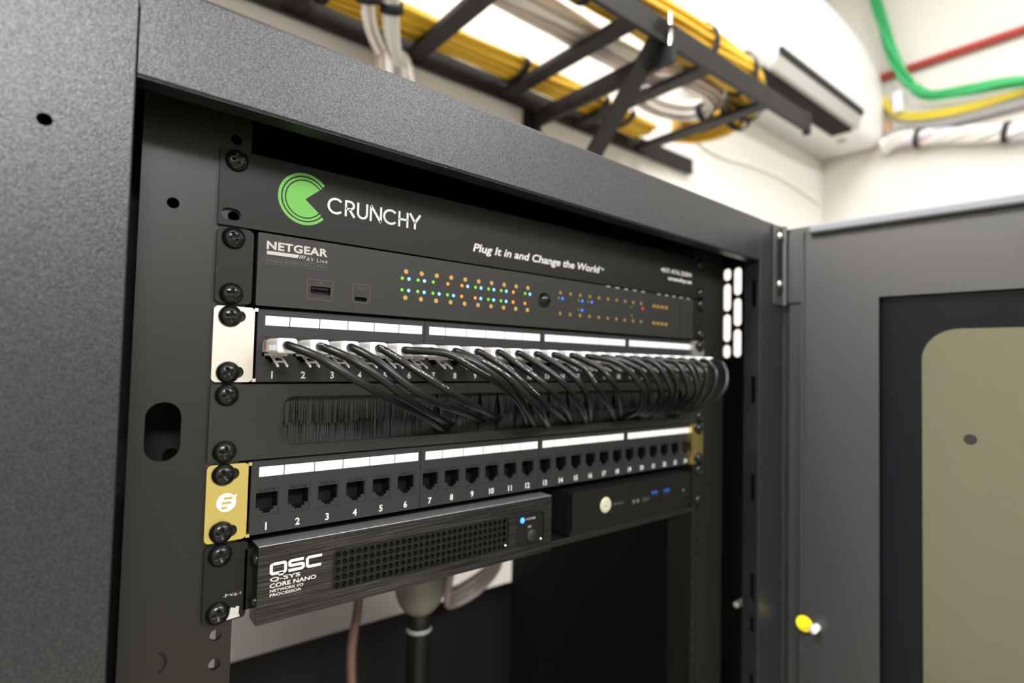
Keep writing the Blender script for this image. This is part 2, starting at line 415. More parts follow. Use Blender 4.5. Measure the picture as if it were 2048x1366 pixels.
# the door: hinged on the right, swung a little past square
TH = math.radians(4.6)
gd = G()
door_hole = rect(92, 560, -1250, -40.5)
gd.prism(rect(-8, 660, ZF+24, 44), [door_hole], 'XZ', 0, 2)
gd.box(17, 19.5, -4, 0, ZF+24, 33, 0.5)                # vertical fold beside the hinge
gd.box(655, 660, 0, 22, ZF+24, 44)
gd.box(-1.5, 4, 0, 22, ZF+24, 44)
gd.box(4, 655, 20, 22, 20, 44); gd.box(4, 92, 20, 22, ZF+24, 20)
door = bpy.data.objects.new('door', mesh_of('door', gd, M['powder_fine'], Vector((0, 0, 0)))); COL.objects.link(door)
door.parent = cab; door.location = W(585, -41, 0)-ORG[cab.name]; door.rotation_euler = (0, 0, -(math.pi/2-TH)); door['label'] = 'open grey steel door with a tinted window'
ORG[door.name] = W(585, -41, 0)
obj('lip_strip', G().box(26, 660, -9, 0, 34, 44, 3, 4), M['lip_grey'], door, 'light grey strip along the top edge', local=True)  # the door's top lip as its own strip, lighter grey than the door
obj('glass_pane', G().box(84, 568, 8, 12, -1258, -32), M['glass'], door, 'tinted glass pane', local=True)
obj('glass_border', G().prism(rect(84, 568, -1258, -32), [rrect(127, 525, -1215, -75, 30, 8)], 'XZ', 7.2, 7.9), M['frit'], door, 'glossy black border around the glass', local=True)
obj('dark_disc', G().lathe([(4.5, 4.8), (5, 6), (5, 7.9)], (164.2, 0, -180), 'Y', 16), M['black'], door, local=True)  # small dark disc on the glass
obj('earth_sticker', G().lathe([(8.6, -.6), (8.6, 0)], (22.4, -4.2, -396.3), 'Y', 24), M['sticker'], door, 'round yellow sticker', local=True)
obj('earth_stud', G().lathe([(0, -13), (3, -13), (4.2, -12), (4.2, 0)], (33.5, 0, -397.5), 'Y', 14), M['stud'], door, local=True)
obj('hinge_cover', G().box(1.5, 20.2, -3, 0, -42, 39, 0.6), M['powder_fine'], door, local=True)
gh = G().box(557.5, 581, -40.5, -38, -45, 46, 0.6)
gh.tube([(578, -41.5, -45), (578, -41.5, 46)], 3.4, 12)
hinge = obj('hinge', gh, M['powder_fine'], cab)
obj('hinge_shade', G().box(565, 574, -41.0, -40.4, -35, 38), M['inside'], hinge)  # raised dark strip standing in for the shade of a recess
for z_ in (34, -21): obj('hinge_screw', G().lathe([(0, -43.6), (2.4, -43.2), (4, -41.6), (4, -40.4)], (569, 0, z_), 'Y', 16), M['steel'], hinge)

# ---------------------------------------------------------------- rack screws (one mesh, copied)
def screw_mesh():
    g = G(); NR, NA = 18, 72; R = 6.2; vs = [(0, 0, 0)]; 
    def h(x, z):
        r = math.hypot(x, z); d = -3.9*math.sqrt(max(0, 1-(r/R)**2*.985))
        a = min(abs(x), abs(z)); b = max(abs(x), abs(z))
        if a < 0.75 and b < 3.1: d += 1.9*(1-max(0, b-1.0)/2.6)
        return d
    vs = [(0, h(0, 0), 0)]
    for i in range(1, NR+1):
        r = R*i/NR
        for k in range(NA):
            a = 2*math.pi*k/NA; x, z = r*math.cos(a), r*math.sin(a); vs.append((x, h(x, z), z))
    for k in range(NA):
        a = 2*math.pi*k/NA; vs.append((R*math.cos(a), 0.05, R*math.sin(a)))
    fs = [(0, 1+k, 1+(k+1) % NA) for k in range(NA)]
    for i in range(NR):
        for k in range(NA): fs.append((1+i*NA+k, 1+i*NA+(k+1) % NA, 1+(i+1)*NA+(k+1) % NA, 1+(i+1)*NA+k))
    g.add(vs, fs, True); g.add(vs[-NA:], [tuple(range(NA))])
    me = mesh_of('screw', g, M['screw'], Vector((0, 0, 0))); return me
SCREW = screw_mesh()
def screws(parent, u, which=((0, 0), (0, 1), (1, 0), (1, 1)), y=-0.1):
    for side, low in which:
        x = 8.6 if side == 0 else 474.0
        z = -u*U-(38.1 if low else 6.35)
        inst('screw', SCREW, (x, y, z), parent, (0, random.uniform(-.5, .5), 0))

# ---------------------------------------------------------------- blank panel with the green emblem
bp_ = thing('blanking_panel', (241, 0, -U), 'black blanking panel with a green emblem and white CRUNCHY lettering, topmost in the rack', 'rack panel')
slot = lambda x, z, w=10.2, h=6.6: rrect(x-w/2, x+w/2, z-h/2, z+h/2, h/2-.05, 8)
obj('panel_plate', G().prism(rrect(0.2, 482.4, -U+.5, -.3, .8, 2), [slot(6.8, -37.4), slot(475.8, -37.4)], 'XZ', 0, 2), M['panel'], bp_)
screws(bp_, 0, ((0, 0), (1, 0), (1, 1)))
CX, CZ, K = 47.6, -20.6, 39.6
def arc(r, a0, a1, n=40): return [(CX+r*math.cos(math.radians(a0+(a1-a0)*k/n)), CZ+r*math.sin(math.radians(a0+(a1-a0)*k/n))) for k in range(n+1)]
gl = G(); stroke(gl, arc(15.05, K+2, 360-K-2, 60), 1.75, 0, .1); stroke(gl, arc(12.65, K, 360-K, 60), 1.35, 0, .1)
gl.prism([(CX+.2, CZ)]+arc(11.2, K, 360-K, 60), [], 'XZ', -.1, 0)
obj('emblem', gl, M['green_print'], bp_, 'green round emblem with an open wedge and two rings')
gw = G(); x = 61.7; zb_, zt_ = -26.4, -15.9; H = zt_-zb_; lw = 1.4
def A2(cx, cz, rx, rz, a0, a1, n=20): return [(cx+rx*math.cos(math.radians(a0+(a1-a0)*k/n)), cz+rz*math.sin(math.radians(a0+(a1-a0)*k/n))) for k in range(n+1)]
hm = (zb_+zt_)/2; e = lw/2
stroke(gw, A2(67.0, hm, 4.7, H/2-e, 42, 318, 30), lw, 0)                                   # C
stroke(gw, [(73.6, zb_), (73.6, zt_-e), (76.2, zt_-e)]+A2(76.2, zt_-e-2.4, 2.7, 2.4, 85, -90, 14)+[(73.6, zt_-e-4.8)], lw, 0)    # R
stroke(gw, [(75.8, zt_-e-4.8), (79.5, zb_)], lw*1.1, 0)
stroke(gw, [(81.8, zt_), (81.8, zb_+3.6)]+A2(84.9, zb_+3.6, 3.1, 3.6-e, 180, 360, 18)+[(88.0, zt_)], lw, 0)                  # U
stroke(gw, [(90.7, zb_), (90.7, zt_-.4)], lw, 0); stroke(gw, [(90.6, zt_), (98.0, zb_)], lw*1.1, 0); stroke(gw, [(97.9, zb_+.2), (97.9, zt_)], lw, 0)   # N
stroke(gw, A2(105.0, hm, 4.8, H/2-e, 42, 318, 30), lw, 0)                                  # C
stroke(gw, [(111.5, zb_), (111.5, zt_)], lw, 0); stroke(gw, [(117.7, zb_), (117.7, zt_)], lw, 0); stroke(gw, [(111.5, hm), (117.7, hm)], lw, 0)          # H
stroke(gw, [(119.6, zt_), (123.6, hm-.8)], lw*1.1, 0); stroke(gw, [(127.6, zt_), (123.6, hm-.8)], lw*1.1, 0); stroke(gw, [(123.6, hm-.3), (123.6, zb_)], lw, 0)   # Y
obj('wordmark', gw, M['white'], bp_, 'white CRUNCHY lettering')
obj('slogan', text(text(G(), 'Plug It in and Change the World', 173.2, 313.5, -36.6, -28.3, 0, .018, .22), '™', 314.3, 318.6, -31.6, -29.4, 0), M['white'], bp_, 'white slanted slogan')
obj('contact_lines', text(text(G(), '407.476.2084', 404, 457.6, -22.0, -17.4, 0, .01), 'crunchy.us', 416, 457.6, -30.2, -25.2, 0, .03), M['white'], bp_, 'small white contact lines')

# ---------------------------------------------------------------- network switch
sw = thing('network_switch', (241, 120, -2*U), 'charcoal network switch with rows of green, blue and orange status lights under the blanking panel', 'network switch')
obj('chassis', G().box(22, 460.6, 3, 260, -2*U+1.2, -U-1.2), M['inside'], sw)
obj('front_plate', G().prism(rrect(21.6, 461, -2*U+.9, -U-.9, .8, 2), [rrect(52.2, 65.7, -79.2, -73.0, .6, 2), rrect(80.6, 90.2, -80.7, -77.1, 1.7, 5)], 'XZ', -0.6, 3.0), M['switch'], sw)
for x0, x1 in ((0.2, 19.4), (463.2, 482.4)):
    gear = G().prism(rrect(x0, x1, -2*U+.7, -U-.7, 3.2, 5), [slot(9 if x0 < 200 else 473.6, -U-6.35), slot(9 if x0 < 200 else 473.6, -U-38.1)], 'XZ', 0, 2)
    xx = 18.0 if x0 < 200 else 463.2
    gear.box(xx, xx+1.4, 2, 40, -2*U+1.5, -U-1.5)
    obj('rack_ear', gear, M['panel'], sw)
screws(sw, 1)
gv = G()
for k in range(11):
    if k != 5: gv.box(322+k*12.6, 327+k*12.6, -.9, -.6, -46.0, -45.2)
obj('light_leak_dots', gv, M['grey_print'], sw)  # pale blocks put in for light leaking above the switch
obj('seam_line', G().box(437.4, 437.8, -.7, -.6, -86, -47), M['hole'], sw)
gn = text(G(), 'NETGEAR', 26.4, 62.6, -54.6, -49.6, -.6, .035, 0, 1.08)
gn.add([(26.6, -.7, -57.6), (44.2, -.7, -57.6), (45.4, -.7, -55.5), (26.6, -.7, -55.5)], [(0, 1, 2, 3)])
for k in range(3):
    x = 45.0+k*1.25; gn.add([(x, -.7, -57.6), (x+.6, -.7, -57.6), (x+1.8, -.7, -55.5), (x+1.2, -.7, -55.5)], [(0, 1, 2, 3)])
obj('maker_lettering', gn, M['grey_print'], sw, 'pale NETGEAR lettering over a bar')
obj('series_lettering', text(G(), 'AV Line', 49.6, 62.6, -58.5, -56.1, -.6, .0, 0, 1.35), M['grey_print'], sw)
gm = text(text(G(), 'M4250-40G8F-PoE+', 27.6, 52.5, -61.9, -60.2, -.6, 0, 0, 1.1), '960W', 56, 61.5, -61.9, -60.3, -.6)
stroke(gm, rect(26.4, 62.8, -62.9, -59.5), .15, -.6, .05, True); stroke(gm, [(54.3, -62.9), (54.3, -59.5)], .15, -.6, .05)
obj('model_lettering', gm, M['dim_print'], sw)
gu = G(); stroke(gu, rrect(50.7, 66.8, -81.8, -69.3, 1.0, 3), .28, -.6, .06, True); stroke(gu, rrect(79.9, 91.7, -81.3, -69.2, 1.6, 4), .28, -.6, .06, True)
text(gu, 'USB', 57.0, 60.4, -71.8, -70.5, -.6); text(gu, 'USB EXT', 82.2, 89.4, -72.2, -71.0, -.6)
obj('port_outlines', gu, M['dark_amber'], sw)
gs = G(); gs.prism(rrect(52.2, 65.7, -79.2, -73.0, .6, 2), [rrect(52.7, 65.2, -78.7, -73.5, .4, 2)], 'XZ', -.9, 8)
us = obj('usb_port', gs, M['aluminium'], sw)
obj('usb_tongue', G().box(53.6, 64.4, 0.4, 9, -75.4, -73.9), M['hole'], us); obj('usb_recess', G().box(52.3, 65.6, 8, 9.5, -79, -73.1), M['hole'], us)
uc = obj('usb_type_c_port', G().prism(rrect(80.6, 90.2, -80.7, -77.1, 1.7, 5), [rrect(81.1, 89.7, -80.3, -77.5, 1.35, 5)], 'XZ', -.9, 6), M['aluminium'], sw)
obj('usb_recess', G().box(80.8, 90, 5, 6.2, -80.5, -77.3), M['hole'], uc)
gp = G(); gp2 = G()
LX = [117.6+12.23*i for i in range(10)]; RX = [264.2+12.05*i for i in range(10)]
for x in LX:
    for z in (-56.9, -74.9): gp.lathe([(1.65, -.72), (1.65, -.6)], (x, 0, z), 'Y', 14, False)
for x in RX:
    for z in (-57.2, -75.0): gp2.lathe([(1.55, -.72), (1.55, -.6)], (x, 0, z), 'Y', 14, False)
for x0 in (390.5, 397.2, 403.9, 410.6):
    for z in (-58.1, -75.0): gp2.box(x0, x0+4.6, -.7, -.6, z-1.5, z+1.5)
obj('port_marks', gp, M['amber_print'], sw, 'amber dots marking the ports'); obj('port_marks', gp2, M['mid_amber'], sw)
def led_mesh(m): return mesh_of('status_led', G().lathe([(0, -.85), (.8, -.8), (1.25, -.62), (1.25, -.5)], (0, 0, 0), 'Y', 12), m, Vector((0, 0, 0)))
LED = {k: led_mesh(M[v]) for k, v in dict(G='led_green', B='led_blue', D='led_deep', O='led_orange', R='led_red', g='led_dim').items()}
for row, z in (('GB GB G- O- OB GB GB GB O- GB', -61.8), ('GB GB GB GB O- OB GB GB O- O-', -69.8)):
    for x, c in zip(LX, row.split()):
        for ch, dx in zip(c, (-2.7, 2.4)):
            if ch != '-': inst('status_led', LED[ch], (x+dx, 0, z), sw)
for row, z in (('gD -- gD gD -- -- -- -- g- -R', -62.0), ('-- -- gD -- -- -- -- -- g- --', -70.2)):
    for x, c in zip(RX, row.split()):
        for ch, dx in zip(c, (-2.0, 2.6)):
            if ch != '-': inst('status_led', LED[ch], (x+dx, 0, z), sw)
obj('round_button', G().lathe([(0, -4.6), (3.2, -4.2), (5.4, -2.6), (6.4, -.6)], (245.8, 0, -65.2), 'Y', 28), M['screw'], sw, 'round black domed button')

# ---------------------------------------------------------------- patch panels
def jack_mesh():
    g = G(); T = [(-6.1, 5.2), (-6.1, -3.6), (-3.9, -3.6), (-3.9, -5.4), (-2.1, -5.4), (-2.1, -6.9), (2.1, -6.9), (2.1, -5.4), (3.9, -5.4), (3.9, -3.6), (6.1, -3.6), (6.1, 5.2)]
    g.prism(rect(-6.7, 6.7, -8.1, 8.1), [T], 'XZ', 0.3, 2.0)
    g.box(-6.6, 6.6, 12, 13, -7.9, 7.9); g.box(-6.7, -6.3, 2, 12, -7.9, 7.9); g.box(6.3, 6.7, 2, 12, -7.9, 7.9); g.box(-6.3, 6.3, 2, 12, 5.4, 7.9); g.box(-6.3, 6.3, 2, 12, -7.9, -7.1)
    me = mesh_of('jack', g, M['plastic'], Vector((0, 0, 0))); me.materials.append(M['hole'])
    for p in me.polygons:
        if p.center.y > 0.00205: p.material_index = 1  # cavity faces coloured darker for the shade inside the port
    return me
JACK = jack_mesh()
PX = [(33.2, 143.9, 254.4, 363.6)[i//6]+18.25*(i % 6) for i in range(24)]
def patch_panel(u, zinc, label, emblem):
    z0 = -(u+1)*U; z1 = -u*U
    t = thing('patch_bay', (241, 10, z0), label, 'patch panel', 'patch panels')
    zj = z1-25.4+.4; YF_ = 3.2
    holes = [rect(x-6.8, x+6.8, zj-8.2, zj+8.2) for x in PX]
    g = G()
    for q in range(4):                      # four moulded blocks of six ports
        xa = (24.0, 135.7, 246.6, 356.2)[q]; xb = (135.3, 246.2, 355.8, 462.3)[q]
        g.prism(rect(xa, xb, z0+.8, z1-.8), holes[q*6:q*6+6], 'XZ', YF_, YF_+2)
    g.box(24, 461.6, YF_+2, 20, z1-2.0, z1-1.0); g.box(24, 461.6, YF_+2, 20, z0+1.0, z0+2.0)
    obj('face_plate', g, M['plastic'], t)
    for s_ in (0, 1):
        x0, x1 = (0.2, 21.6) if s_ == 0 else (461.0, 482.4)
        hx = 10.4 if s_ == 0 else 472.2
        ge = G().prism(rrect(x0, x1, z0+.8, z1-.8, 2.6, 5), [slot(hx, z1-6.35, 12.8), slot(hx, z1-38.1, 12.8)], 'XZ', -.2, 1.6)
        xa = 20.4 if s_ == 0 else 461.0
        ge.box(xa, xa+1.2, 1.6, 14, z0+2.6, z1-2.6); ge.box(21.4 if s_ == 0 else 459.2, 23.4 if s_ == 0 else 461.2, -.1, 1.5, z1-2.8, z1-.9); ge.box(21.4 if s_ == 0 else 459.2, 23.4 if s_ == 0 else 461.2, -.1, 1.5, z0+.9, z0+2.8)
        ear = obj('rack_ear', ge, zinc, t, 'metal rack ear')
        if s_ == 0:
            ZC_ = z1-22.0; r = 5.2; gg = G()
            gg.prism([p for p in circ(10.6, ZC_, r, 40, .98)] , [rrect(9.2, 14.2, ZC_+1.6, ZC_+2.9, .6, 4), rrect(8.2, 13.2, ZC_-1.0, ZC_+.3, .6, 4), rrect(8.2, 11.2, ZC_-3.6, ZC_-2.3, .6, 4)], 'XZ', -.3, -.2)
            gg.prism([(13.5, ZC_+3.6), (16.2, ZC_+3.9), (15.5, ZC_+2.6), (13.5, ZC_+2.2)], [], 'XZ', -.36, -.2)
            obj('round_emblem', gg, emblem, ear)
    for q, (xa, xb) in enumerate(((28.2, 133.4), (139.2, 245.1), (250.5, 353.8), (359.8, 460.5))):
        gs_ = G(); cuts = [xa]+[(PX[q*6+k]+PX[q*6+k+1])/2 for k in range(5)]+[xb]
        for k in range(6): gs_.box(cuts[k]+(.22 if k else 0), cuts[k+1]-(.22 if k < 5 else 0), YF_-.5, YF_, z1-10.4, z1-4.6, .2, 1)
        obj('label_strip', gs_, M['label'], t, 'white label strip above six ports')
    gnum = G()
    for i, x in enumerate(PX):
        text(gnum, str(i+1), x-2, x+2, z1-41.7, z1-37.3, YF_, .028, align='c')
    obj('port_numbers', gnum, M['white'], t, 'white port numbers')
    gc = G()
    for i, x in enumerate(PX): text(gc, 'CAT6', x-4.6, x+4.6, zj+5.8, zj+7.4, YF_-2.7+2.95, .02)
    obj('moulded_lettering', gc, M['hole'], t)
    for x in PX: inst('jack', JACK, (x, YF_, zj), t)
    screws(t, u, y=-.3)
    return t
patch_panel(2, M['zinc_lit'], 'upper patch panel with reflection-paled metal ears, black cables plugged into all its ports', M['zinc_lit'])
patch_panel(4, M['zinc'], 'lower patch panel with yellow metal ears and empty ports below the brush panel', M['white'])

# ---------------------------------------------------------------- brush panel
br = thing('brush_panel', (241, 5, -4*U), 'black cable entry panel with a long bristle-filled slot between the two patch panels', 'brush panel')
zt3, zb3 = -3*U, -4*U
fr_h = rrect(39.3, 443.3, -170.4, -141.2, 6, 6)
gf = G().prism(rrect(.2, 482.4, zb3+.5, zt3-.5, .8, 2), [fr_h], 'XZ', 0, 2); gf.prism(rrect(38.1, 444.5, -171.6, -140, 7, 6), [fr_h], 'XZ', -.35, 0)
obj('panel_plate', gf, M['brush_panel'], br)
screws(br, 3)
gbz = G(); random.seed(3)
gaps = (148, 186, 203, 222, 236, 258, 280, 303, 340)
for row in (0, 1):
    x = 36.0
    while x < 446:
        w = random.uniform(.7, 1.3); t_ = random.uniform(-.5, .5); yb = 4.5+row*1.6+random.uniform(0, .6)
        zA, zB = (-139.5, -157.5+random.uniform(-2, 1)) if row == 0 else (-172, -154+random.uniform(-1, 2))
        k = min((abs(x-g_), x-g_) for g_ in gaps)
        if k[0] < 9: t_ += (1 if k[1] > 0 else -1)*(9-k[0])*.45
        gbz.add([(x, yb, zA), (x+w, yb, zA), (x+w+t_, yb+random.uniform(0, 1), zB), (x+t_, yb, zB), (x+w/2, yb+.8, zA), (x+w/2+t_, yb+.8, zB)], [(0, 1, 2, 3), (1, 4, 5, 2), (4, 0, 3, 5), (0, 4, 1), (3, 2, 5)])
        x += w*.92
obj('bristles', gbz, M['bristle'], br, 'rows of black bristles')
obj('brush_backing', G().box(30, 452, 9, 10.5, -176, -136), M['hole'], br)

# ---------------------------------------------------------------- patch cables
CP = {1:[(33.2,-30.0,-111.5),(44.6,-44.0,-117.5),(59.4,-50.0,-127.3),(83.6,-44.0,-139.1),(117.4,-26.0,-152.4),(154.0,3.0,-168.2)],
2:[(51.5,-30.0,-111.5),(61.5,-44.0,-117.4),(77.2,-50.0,-128.1),(100.0,-44.0,-141.8),(126.8,-26.0,-153.1),(158.7,3.0,-163.5)],
3:[(69.7,-30.0,-111.5),(79.7,-44.0,-119.6),(94.8,-50.0,-132.5),(119.3,-44.0,-143.8),(148.2,-26.0,-151.6),(186.4,3.0,-162.5)],
4:[(88.0,-30.0,-111.5),(99.3,-44.0,-121.3),(117.1,-50.0,-132.6),(139.9,-44.0,-143.4),(167.1,-26.0,-151.5),(203.2,3.0,-161.3)],
5:[(106.3,-30.0,-111.5),(125.6,-44.0,-113.0),(142.9,-50.0,-122.5),(170.3,-44.0,-133.9),(202.1,-26.0,-149.8),(233.1,3.0,-168.3)],
6:[(124.5,-30.0,-111.5),(141.0,-44.0,-116.1),(157.1,-50.0,-125.6),(181.5,-44.0,-138.5),(208.6,-26.0,-153.7),(241.8,3.0,-169.6)],
7:[(142.8,-30.0,-111.5),(158.9,-44.0,-120.1),(176.4,-50.0,-132.0),(202.6,-44.0,-149.5),(226.4,-26.0,-160.4),(257.5,3.0,-170.8)],
8:[(161.1,-30.0,-111.5),(175.2,-44.0,-123.3),(185.3,-50.0,-133.0),(207.2,-44.0,-145.0),(237.8,-26.0,-154.7),(277.9,3.0,-167.1)],
9:[(179.4,-30.0,-111.5),(192.9,-44.0,-124.2),(203.9,-50.0,-133.2),(223.1,-44.0,-143.9),(250.4,-26.0,-155.2),(283.4,3.0,-167.4)],
10:[(197.6,-30.0,-111.5),(211.5,-44.0,-122.9),(221.1,-50.0,-131.4),(240.3,-44.0,-143.1),(268.6,-26.0,-157.0),(302.3,3.0,-168.9)],
11:[(215.9,-30.0,-111.5),(229.2,-44.0,-122.4),(238.2,-50.0,-131.5),(252.3,-44.0,-141.4),(276.1,-26.0,-153.2),(307.4,3.0,-168.8)],
12:[(234.2,-30.0,-111.5),(247.8,-44.0,-120.3),(254.5,-50.0,-131.6),(270.5,-44.0,-141.8),(300.8,-26.0,-154.0),(341.1,3.0,-168.2)],
13:[(252.4,-30.0,-111.5),(264.7,-44.0,-120.0),(271.6,-50.0,-128.5),(287.8,-44.0,-138.0),(313.6,-26.0,-150.1),(348.2,3.0,-167.1)]}
random.seed(11)
for i in range(14, 25):
    x = PX[i-1]; en = 352+(i-14)*8.2
    q = lambda f: x+(en-x)*f
    j = random.uniform(-4, 3.5); en += random.uniform(-2.5, 2.5)
    k = 1-(i-14)/14
    CP[i] = [(x, -30, -111.5), (q(.12)+4*k, -36-7*k+j, -115), (q(.25)+7*k, -40-10*k+j, -125+j), (q(.45)+7*k, -38-11*k+j, -139+j), (q(.72)+5*k, -26-5*k, -156), (en, 3, -166.5+j*.8)]
for i in range(1, 14):
    d_ = PX[i-1]-CP[i][0][0]; CP[i] = [(a+d_*max(0, 1-k*.22), b, c) for k, (a, b, c) in enumerate(CP[i])]
def plug_meshes():
    gb = G().box(-5.6, 5.6, -25.5, -3.2, -4.2, 4.4, 1.9, 3)
    for k in range(5): gb.box(-5.9, 5.9, -21+k*2.6, -20.2+k*2.6, -2.6, .6, .15, 1)
    gcz = G().box(-5.4, 5.4, -3.4, 9, -3.6, 3.8, .4, 1); gcz.box(-5.0, 5.0, -9, 3, -5.6, -4.0, .3, 1)
    gt = G()
    for sx in (-3.1, 2.1):
        gt.add([(sx, -2, -5.2), (sx+1, -2, -5.2), (sx+1, -17, -11.8), (sx, -17, -11.8), (sx, -2, -4.2), (sx+1, -2, -4.2), (sx+1, -17, -10.8), (sx, -17, -10.8)], [(0, 1, 2, 3), (4, 7, 6, 5), (0, 4, 5, 1), (1, 5, 6, 2), (2, 6, 7, 3), (3, 7, 4, 0)])
    for y, z in ((-4.5, -6.3), (-10.5, -9.0)): gt.box(-3.1, 3.1, y-1.2, y+.6, z-.4, z+.6)
    gr = G().box(-5.6, -5.1, -2.6, 0.5, -1.4, 1.0, .2, 1)
    f = lambda n, g, m: mesh_of(n, g, m, Vector((0, 0, 0)))
    return f('boot', gb, M['plug']), f('plug', gcz, M['clear']), f('latch', gt, M['clear']), f('wire_core', gr, M['red'])
BOOT, PLUG, LATCH, CORE = plug_meshes()
ORDN = ['first', 'second', 'third', 'fourth', 'fifth', 'sixth', 'seventh', 'eighth', 'ninth', 'tenth', 'eleventh', 'twelfth', 'thirteenth', 'fourteenth', 'fifteenth', 'sixteenth', 'seventeenth', 'eighteenth', 'nineteenth', 'twentieth', 'twenty-first', 'twenty-second', 'twenty-third', 'twenty-fourth']
ZP = -111.6
for i in range(1, 25):
    x = PX[i-1]
    t = thing('patch_cable', (x, -10, ZP-12), 'black patch cable in the %s port from the left of the upper patch panel' % ORDN[i-1], 'patch cable', 'patch cables of the upper panel')
    path = catmull([(x, -22, ZP+.4)]+[(a, b, c-.2) for a, b, c in CP[i]]+[(CP[i][-1][0]+6, 8.2, CP[i][-1][2])], 8)
    sh = obj('cable_sheath', G().tube(path, 2.4, 12), M['cable'], t)
    inst('boot', BOOT, (x, 0, ZP), t, None, 'milky white strain relief')
    inst('plug', PLUG, (x, 0, ZP), t, None, 'clear plastic plug')
    inst('latch', LATCH, (x, 0, ZP), t)
    if i < 6: inst('wire_core', CORE, (x, 0, ZP), t)
    if i in (2, 4, 5, 7, 8, 9, 12):            # white print along the sheath
        gq = G(); view = Vector((-.35, -.8, .45)).normalized()
        a0, a1 = {2: (6, 12), 4: (6, 26), 5: (18, 34), 7: (14, 22), 8: (12, 30), 9: (10, 20), 12: (10, 24)}[i]
        for k in range(a0, min(a1, len(path)-2)):
            if random.random() < .25: continue
            a, b = path[k], path[k+1]; d = b-a; L = d.length; d = d.normalized(); nn = (view-d*view.dot(d)).normalized(); c = d.cross(nn)
            o_ = 0.0
            while o_ < L-.8:
                ln = random.uniform(.5, 1.3); h_ = random.choice((.25, .45, .6))
                p0 = a+d*o_+nn*2.43+c*random.uniform(-.35, .35); p1 = p0+d*min(ln, L-o_)
                q_ = c*h_*.6
                gq.add([p0-q_, p1-q_, p1+q_, p0+q_, p0-q_+nn*.03, p1-q_+nn*.03, p1+q_+nn*.03, p0+q_+nn*.03], [(0, 3, 2, 1), (4, 5, 6, 7), (0, 1, 5, 4), (1, 2, 6, 5), (2, 3, 7, 6), (3, 0, 4, 7)])
                o_ += ln+random.uniform(.3, .7)
        obj('sheath_print', gq, M['grey_print'], t)

# ---------------------------------------------------------------- audio processor
qs = thing('audio_processor', (138, 90, -6*U), 'half-width brushed black QSC audio processor with a perforated grille and blue light', 'audio processor')
z1 = -5*U; YQ = -10.0
obj('chassis', G().box(27.5, 249, -2, 210, -266, -226), M['inside'], qs)
gx0, gx1 = 69.0, 206.0
gfp = G().prism(rect(26.2, 250.2, -268.6, -225.2), [rrect(gx0, gx1, -258.8, -234.9, 3.2, 5), rrect(213.6, 242.2, -260.2, -235.9, 3, 5)], 'XZ', YQ, YQ+2)
gfp.box(26.2, 250.2, YQ+2, 4, -226.4, -225.2); gfp.box(26.2, 250.2, YQ+2, 4, -268.6, -267.4); gfp.box(26.2, 27.6, YQ+2, 4, -267.4, -226.4); gfp.box(248.8, 250.2, YQ+2, 4, -267.4, -226.4)
obj('front_plate', gfp, M['brushed'], qs, 'brushed black front plate')
gedge = G().add([(26.4, YQ-.02, -225.5), (250, YQ-.02, -225.5), (250, YQ+.8, -225.0), (26.4, YQ+.8, -225.0)], [(0, 1, 2, 3)])
obj('top_edge', G().box(26.2, 250.2, YQ+.1, 4, -225.3, -224.7, .25), M['top_sheen'], qs, 'top edge coloured lighter for its highlight')
hs = []
nx = 30; dx = (202.6-72.8)/(nx-1)
for i in range(nx):
    for j in range(5): hs.append(circ(72.8+i*dx, -238.5-j*4.62, 1.75, 10))
obj('grille', G().prism(rect(gx0-.5, gx1+.5, -259.2, -234.5), hs, 'XZ', YQ+1.2, YQ+2.2), M['panel'], qs, 'perforated grille')
obj('grille_backing', G().box(gx0-1, gx1+1, YQ+5, YQ+6, -259.5, -234.2), M['hole'], qs)
obj('control_window', G().box(213, 242.8, YQ+1.3, YQ+2.4, -260.8, -235.3), M['panel'], qs)
obj('id_button', G().lathe([(0, -1.0), (4.2, -.8), (5.0, 0), (5, 1.4)], (229.8, YQ+.2, -253.4), 'Y', 24), M['switch'], qs)
obj('power_led', G().lathe([(0, -.4), (1.6, -.3), (2.2, .4), (2.2, 1.4)], (220.6, YQ+.6, -240.6), 'Y', 16), M['led_power'], qs, 'bright blue power light')
obj('control_lettering', text(text(G(), 'POWER', 224.6, 234.2, -241.3, -239.5, YQ+1.3), 'ID', 226.5, 230.0, -247.4, -245.6, YQ+1.3), M['grey_print'], qs)
for x, z in ((205.6, -258.2), (241.6, -259.4)): obj('window_catch', G().lathe([(0, -.5), (1.1, -.2), (1.3, .9)], (x-1.6, YQ+.6, z+1.4), 'Y', 12), M['steel'], qs)
gq = G(); lq = 1.6
def wide(pts, w=lq): stroke(gq, pts, w, YQ)
T_, B_ = -235.9, -241.3
wide([(34.2, T_), (40.6, T_), (41.3, T_-.7), (41.3, B_+.6), (40.6, B_), (34.2, B_), (33.4, B_+.7), (33.4, T_-.7)]+[(34.2, T_)]); gq.box(37.6, 40.2, YQ-.12, YQ, B_-1.7, B_+.2)
mid = (T_+B_)/2
wide([(51.6, T_), (44.4, T_), (43.6, T_-.6), (43.6, mid+.4), (44.4, mid), (50.6, mid), (51.4, mid-.5), (51.4, B_+.6), (50.6, B_), (43.0, B_)])
wide([(62.4, T_), (54.6, T_), (53.7, T_-.8), (53.7, B_+.8), (54.6, B_), (62.0, B_)])
text(gq, 'Q-SYS', 32.9, 49.9, -246.0, -243.4, YQ, .02); text(gq, 'CORE NANO', 32.9, 59.3, -249.2, -246.8, YQ, .02)
text(gq, 'NETWORK I/O', 33.1, 51.8, -251.7, -250.1, YQ, .012); text(gq, 'PROCESSOR', 33.1, 50.8, -254.1, -252.5, YQ, .012)
obj('maker_lettering', gq, M['white'], qs, 'white QSC lettering block')
